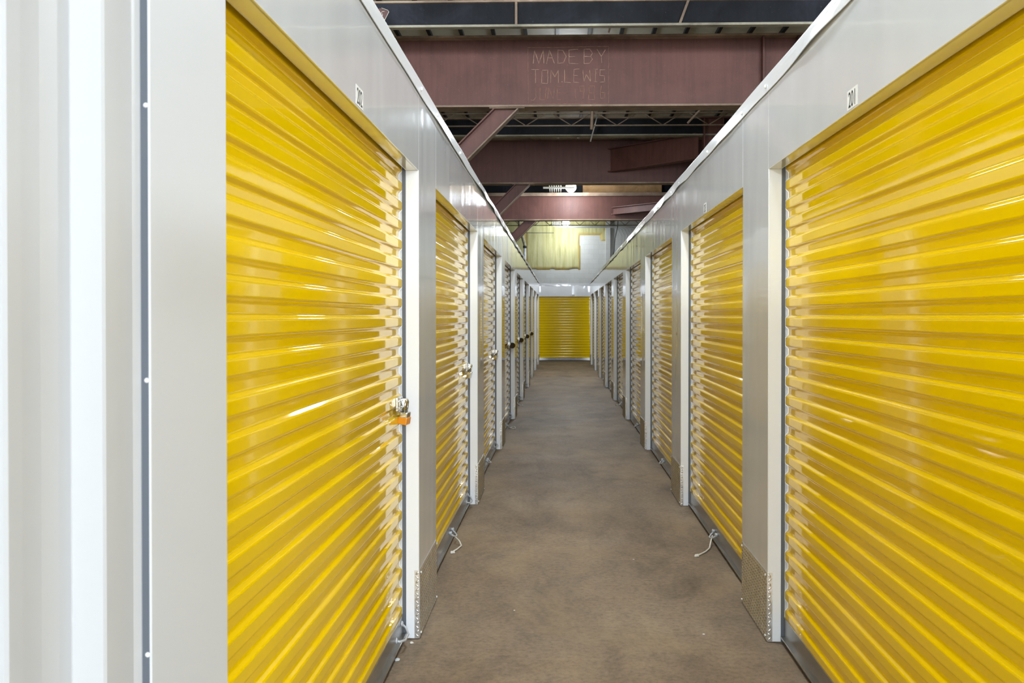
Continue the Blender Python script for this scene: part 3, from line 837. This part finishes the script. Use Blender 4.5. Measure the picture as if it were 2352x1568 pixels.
# vertical struts and rods
def rod(a, b, r, label, mat=M_TRUSS, name='hanger_rod'):
    tag(MB().tube([a, b], r, 6).build(name, mat), label, 'rod')
rod((0.735, 12.5, 5.52), (0.651, 12.7, 5.25), 0.012, 'thin grey hanger rod crossing the pale strip above the lettered girder', M_COND)
rod((0.62, 18.0, 5.55), (0.60, 18.0, 5.0), 0.032, 'short rusty post behind the lettered girder', M_FLANGE, 'roof_post')
rod((0.78, 18.58, 5.56), (0.60, 18.7, 4.90), 0.014, 'thin grey rod beside the rusty roof post', M_COND)
rod((2.86, 17.6, 5.56), (2.36, 17.6, 5.03), 0.022, 'slanting angle brace near the right column', M_FLANGE, 'angle_brace')

# rusty sheet above the farthest girder at right
mb = MB().box(0.70, 3.1, 28.95, 28.98, 5.17, 5.50)
tag(mb.build('rusty_sheet', M_RUSTWOOD), 'orange rusted sheet above the farthest girder on the right', 'metal sheet')

# ================================================================== LAMPS AND CONDUITS
def lamp(x, y, z, label, main=True, power=LAMP_POWER):
    root = empty('high_bay_lamp', (x, y, z), label, 'ceiling lamp', 'lamps over the corridor' if main else 'added fill lamps beyond the storage units')
    mb = MB(); n = 20
    prof = [(0.04, 0.22), (0.055, 0.215), (0.06, 0.17), (0.075, 0.15), (0.075, 0.125)]
    rings = [[mb.bm.verts.new((r * math.cos(2 * math.pi * i / n), r * math.sin(2 * math.pi * i / n), h_)) for i in range(n)] for r, h_ in prof]
    for A, B in zip(rings, rings[1:]):
        for i in range(n):
            f = mb.bm.faces.new((A[i], A[(i + 1) % n], B[(i + 1) % n], B[i])); f.smooth = True
    mb.bm.faces.new(rings[0])
    mb.build('housing', M_CREAM, root)
    mb = MB(); rings = []
    for (r, h_) in ((0.06, 0.13), (0.11, 0.10), (0.145, 0.05), (0.155, 0.0), (0.145, -0.05), (0.11, -0.10), (0.06, -0.135), (0.02, -0.145)):
        rings.append([mb.bm.verts.new((r * math.cos(2 * math.pi * i / n), r * math.sin(2 * math.pi * i / n), h_)) for i in range(n)])
    for A, B in zip(rings, rings[1:]):
        for i in range(n):
            f = mb.bm.faces.new((A[i], A[(i + 1) % n], B[(i + 1) % n], B[i])); f.smooth = True
    mb.bm.faces.new(rings[-1])
    plab(mb.build('lens', M_GLOW, root), 'glowing white lens')
    MB().tube([(0, 0, 0.21), (0, 0, CEIL_Z - z)], 0.008, 6).build('hanger', M_CABLE, root)
    d = bpy.data.lights.new('lamp_light', 'POINT'); d.energy = power; d.color = (0.84, 0.92, 1.0); d.shadow_soft_size = 0.2
    lo = bpy.data.objects.new('lamp_light', d); lo.location = (0, 0, -0.30); lo.parent = root
    COL.objects.link(lo)
    return root
lamp(0.32, 27.5, 5.20, 'glowing lamp just in front of the farthest girder', power=P_FRONT)
lamp(0.25, 38.9, 5.28, 'glowing lamp close to the block end wall', power=P_END)
lamp(0.15, 16.0, 5.16, 'lamp hidden behind the lettered girder', power=P_MID)
lamp(0.15, 4.6, 5.16, 'added fill lamp over the nearest doors', power=P_NEAR)  # unseen lamp added to brighten the near floor and pilasters
lamp(0.15, 9.0, 5.20, 'added fill lamp above the third pair of doors', power=45.0)  # added above the frame to lift the jambs halfway down the corridor
lamp(0.15, 22.5, 5.14, 'added fill lamp hidden behind the second girder', power=290.0)  # added out of sight to brighten the far door and the last jambs
lamp(0.30, -5.0, 5.16, 'added fill lamp behind the camera', power=P_BACK)  # unseen, added for more light from the camera side
for (x, y) in [(x_, y_) for x_ in (-4.4, 4.7) for y_ in (-1.5, 6.0)]:
    lamp(x, y, 5.1, 'added fill lamp out of view beyond the storage units', False, P_SIDE)  # unseen side lamps added to light the headers and roof steel

CX = [-0.30 + 0.065 * i for i in range(6)]
mb = MB(); mb.box(-0.48, 0.42, 27.16, 27.20, 5.125, 5.175)
st = mb.build('conduit_rack', M_CREAM); tag(st, 'cream strut rack carrying six conduits beside the nearer glowing lamp', 'rack')
mb = MB(); mb.box(-0.40, 0.6, 38.6, 38.64, 5.165, 5.205)
tag(mb.build('conduit_rack', M_CREAM), 'cream strut rack carrying conduits near the lamp at the end wall', 'rack')
for i, cx in enumerate(CX):
    zc = 5.195
    yw = 39.95 - 0.0 * i; xr = 2.55 + (5 - i) * 0.125; zz = 5.235 + 0.0 * i
    yw = 39.30 + 0.11 * i
    pts = [(cx, 21.2, zc), (cx, 39.0 - 0.0, zc)]
    pts = [(cx, y_, zc) for y_ in (21.2, 26, 30, 36, yw - 0.3)]
    pts += [(cx + 0.09, yw - 0.09, zc), (cx + 0.3, yw, zc)]
    pts += [(xr - 0.35, yw, zc), (xr - 0.10, yw, zc - 0.08), (xr, yw, zc - 0.35), (xr, yw, 2.4)]
    o = MB().tube(pts, 0.016, 8).build('conduit', M_COND)
    tag(o, 'thin steel conduit running over the girders and bending down at the end wall', 'conduit', 'bundle of six conduits')
# foam, pipe and cable at the end wall
mb = MB(); nx, nz = 120, 60
x0, x1, z0, z1 = -3.2, 2.0, 2.6, CEIL_Z - 0.02
def foam_h(x, z):
    e = 0.04 * noise.noise(Vector((x * 3, z * 3, 1.0)))
    def inside(a0, a1, b0, b1): return min(x - a0, a1 - x, z - b0, b1 - z)
    m = max(inside(-1.44, 0.84, 3.47, 5.2), inside(-9, 1.93, 4.93, 9) , inside(-9, -1.46, 2.2, 9), inside(1.75, 2.1, 4.66, 5.2)) + e
    return m
grid = [[None] * (nz + 1) for _ in range(nx + 1)]; ages = []
for i in range(nx + 1):
    for j in range(nz + 1):
        x = x0 + (x1 - x0) * i / nx; z = z0 + (z1 - z0) * j / nz
        m = foam_h(x, z)
        if m < -0.04: grid[i][j] = None; continue
        hgt = 0.005 + max(0, min(0.05, (m + 0.02) * 0.6)) + max(0, m) ** 0.5 * 0.03 * (noise.noise(Vector((x * 7, z * 1.1, 0))) + 0.4)
        if m < 0: hgt = 0.0
        v = mb.bm.verts.new((x, FARWALL_Y - hgt - 0.001, z)); grid[i][j] = v
        ages.append(max(0.0, min(1.0, 1 - (m + 0.0) / 0.13)))
for i in range(nx):
    for j in range(nz):
        q = [grid[i][j], grid[i + 1][j], grid[i + 1][j + 1], grid[i][j + 1]]
        if all(q):
            f = mb.bm.faces.new(q); f.smooth = True
fo = mb.build('spray_foam', M_FOAM)
at = fo.data.attributes.new('aged', 'FLOAT', 'POINT')
for i, a in enumerate(ages): at.data[i].value = a * 0.75
tag(fo, 'rough yellow spray foam patch covering the upper left of the end wall', 'foam')
pr = empty('drain_pipe', (-1.47, 39.75, 2.4), 'grey drain pipe down the end wall left of the foam patch', 'pipe')
plab(MB().tube([(0, 0, 0), (0, 0, 1.98)], 0.062, 12).build('lower_pipe', M_PIPE, pr), 'smooth grey lower length')
plab(MB().tube([(0, 0, 1.98), (0, 0, 2.05), (-0.05, 0, 2.25), (-0.14, 0, 2.6), (-0.22, 0, 2.85), (-0.24, 0, 3.12)], 0.068, 12).build('upper_pipe', M_PIPE2, pr), 'foam-spattered slanting upper length')
MB().tube([(0, 0, 1.93), (0, 0, 2.03)], 0.082, 12).build('coupling', M_CABLE, pr)
pts = [(2.40, 39.2, 5.5), (2.38, 39.2, 5.15), (2.28, 39.2, 4.7), (2.24, 39.2, 4.2), (2.13, 39.2, 3.7), (2.10, 39.2, 3.0)]
tag(MB().tube(pts, 0.017, 6).build('hanging_cable', M_CABLE), 'black cable hanging in front of the white end wall at right', 'cable')
tag(MB().tube([(-2.2, 39.6, 4.97), (-0.25, 39.6, 4.955)], 0.012, 5).build('wall_pipe', M_CABLE), 'thin dark horizontal pipe across the olive foam band', 'pipe')

# ================================================================== ROPES AND LITTER
def rope(pts, r, label, knot=None, group=None):
    mb = MB(); mb.tube(pts, r, 7)
    if knot:
        for (dx, dy) in ((0, 0), (0.011, 0.006)):
            mb.dome((knot[0] + dx, knot[1] + dy, 0.002), (0, 0, 1), 0.010, 0.014, 8)
    return tag(mb.build('pull_rope', M_ROPE), label, 'rope', group)
rope([(0.975, 6.07, 0.055), (0.955, 6.00, 0.035), (0.935, 5.93, 0.010), (0.90, 5.855, 0.006), (0.865, 5.80, 0.006), (0.832, 5.756, 0.006)], 0.0048,
     'white pull rope with knotted end lying on the floor at the second right door', (0.825, 5.750), 'pull ropes on the floor')
rope([(-0.668, 6.03, 0.045), (-0.640, 6.00, 0.028), (-0.622, 5.95, 0.010), (-0.640, 5.88, 0.006), (-0.655, 5.83, 0.006), (-0.662, 5.80, 0.006)], 0.0048,
     'white pull rope curling on the floor at the second left door', (-0.665, 5.792), 'pull ropes on the floor')
def loop(cx, cy, a, b, label, rot=0.0, r=0.005):
    pts = []
    for i in range(20):
        t_ = 2 * math.pi * i / 20
        u = a * math.cos(t_); v = b * math.sin(t_) * (0.7 + 0.3 * math.cos(t_))
        pts.append((cx + u * math.cos(rot) - v * math.sin(rot), cy + u * math.sin(rot) + v * math.cos(rot), 0.006 + 0.006 * (1 + math.sin(t_ * 2))))
    mb = MB(); mb.tube(pts, r, 6, closed=True)
    tag(mb.build('rope_loop', M_ROPE), label, 'rope', 'pull ropes on the floor')
loop(-0.620, 12.28, 0.042, 0.11, 'white rope loop on the floor beside the foot of the third left pilaster', 0.1)
loop(-0.640, 15.4, 0.035, 0.13, 'small white rope loop on the floor beside the fifth left door', 0.1)
loop(0.955, 15.55, 0.045, 0.13, 'small white rope loop on the floor beside the fifth right door', -0.2)

def chip(x, y, s, label, mat, seed):
    rr = random.Random(seed); mb = MB(); b = bmesh.new()
    bmesh.ops.create_icosphere(b, subdivisions=1, radius=s)
    for v in b.verts:
        v.co = Vector((v.co.x * rr.uniform(0.6, 1.4), v.co.y * rr.uniform(0.6, 1.5), max(0, v.co.z * 0.5 + s * 0.3)))
    mb.merge(b)
    tag(mb.build('litter_scrap', mat, None, (x, y, 0.0005)), label, 'scrap', 'scraps of litter on the floor')
chip(-0.660, 4.19, 0.010, 'small yellowish scrap on the floor at the foot of the nearest left pilaster', M_ROPE, 1)
chip(-0.224, 4.67, 0.005, 'tiny pale crumb on the concrete near the left bottom of the corridor', M_ROPE, 2)
chip(0.441, 5.67, 0.006, 'tiny white crumb in the middle of the concrete floor', M_ROPE, 3)
chip(0.66, 4.34, 0.006, 'tiny pale crumb on the floor near the nearest right pilaster', M_ROPE, 4)
chip(-0.690, 3.98, 0.012, 'crumpled grey scrap at the bottom bar of the nearest left door', M_GALV, 5)
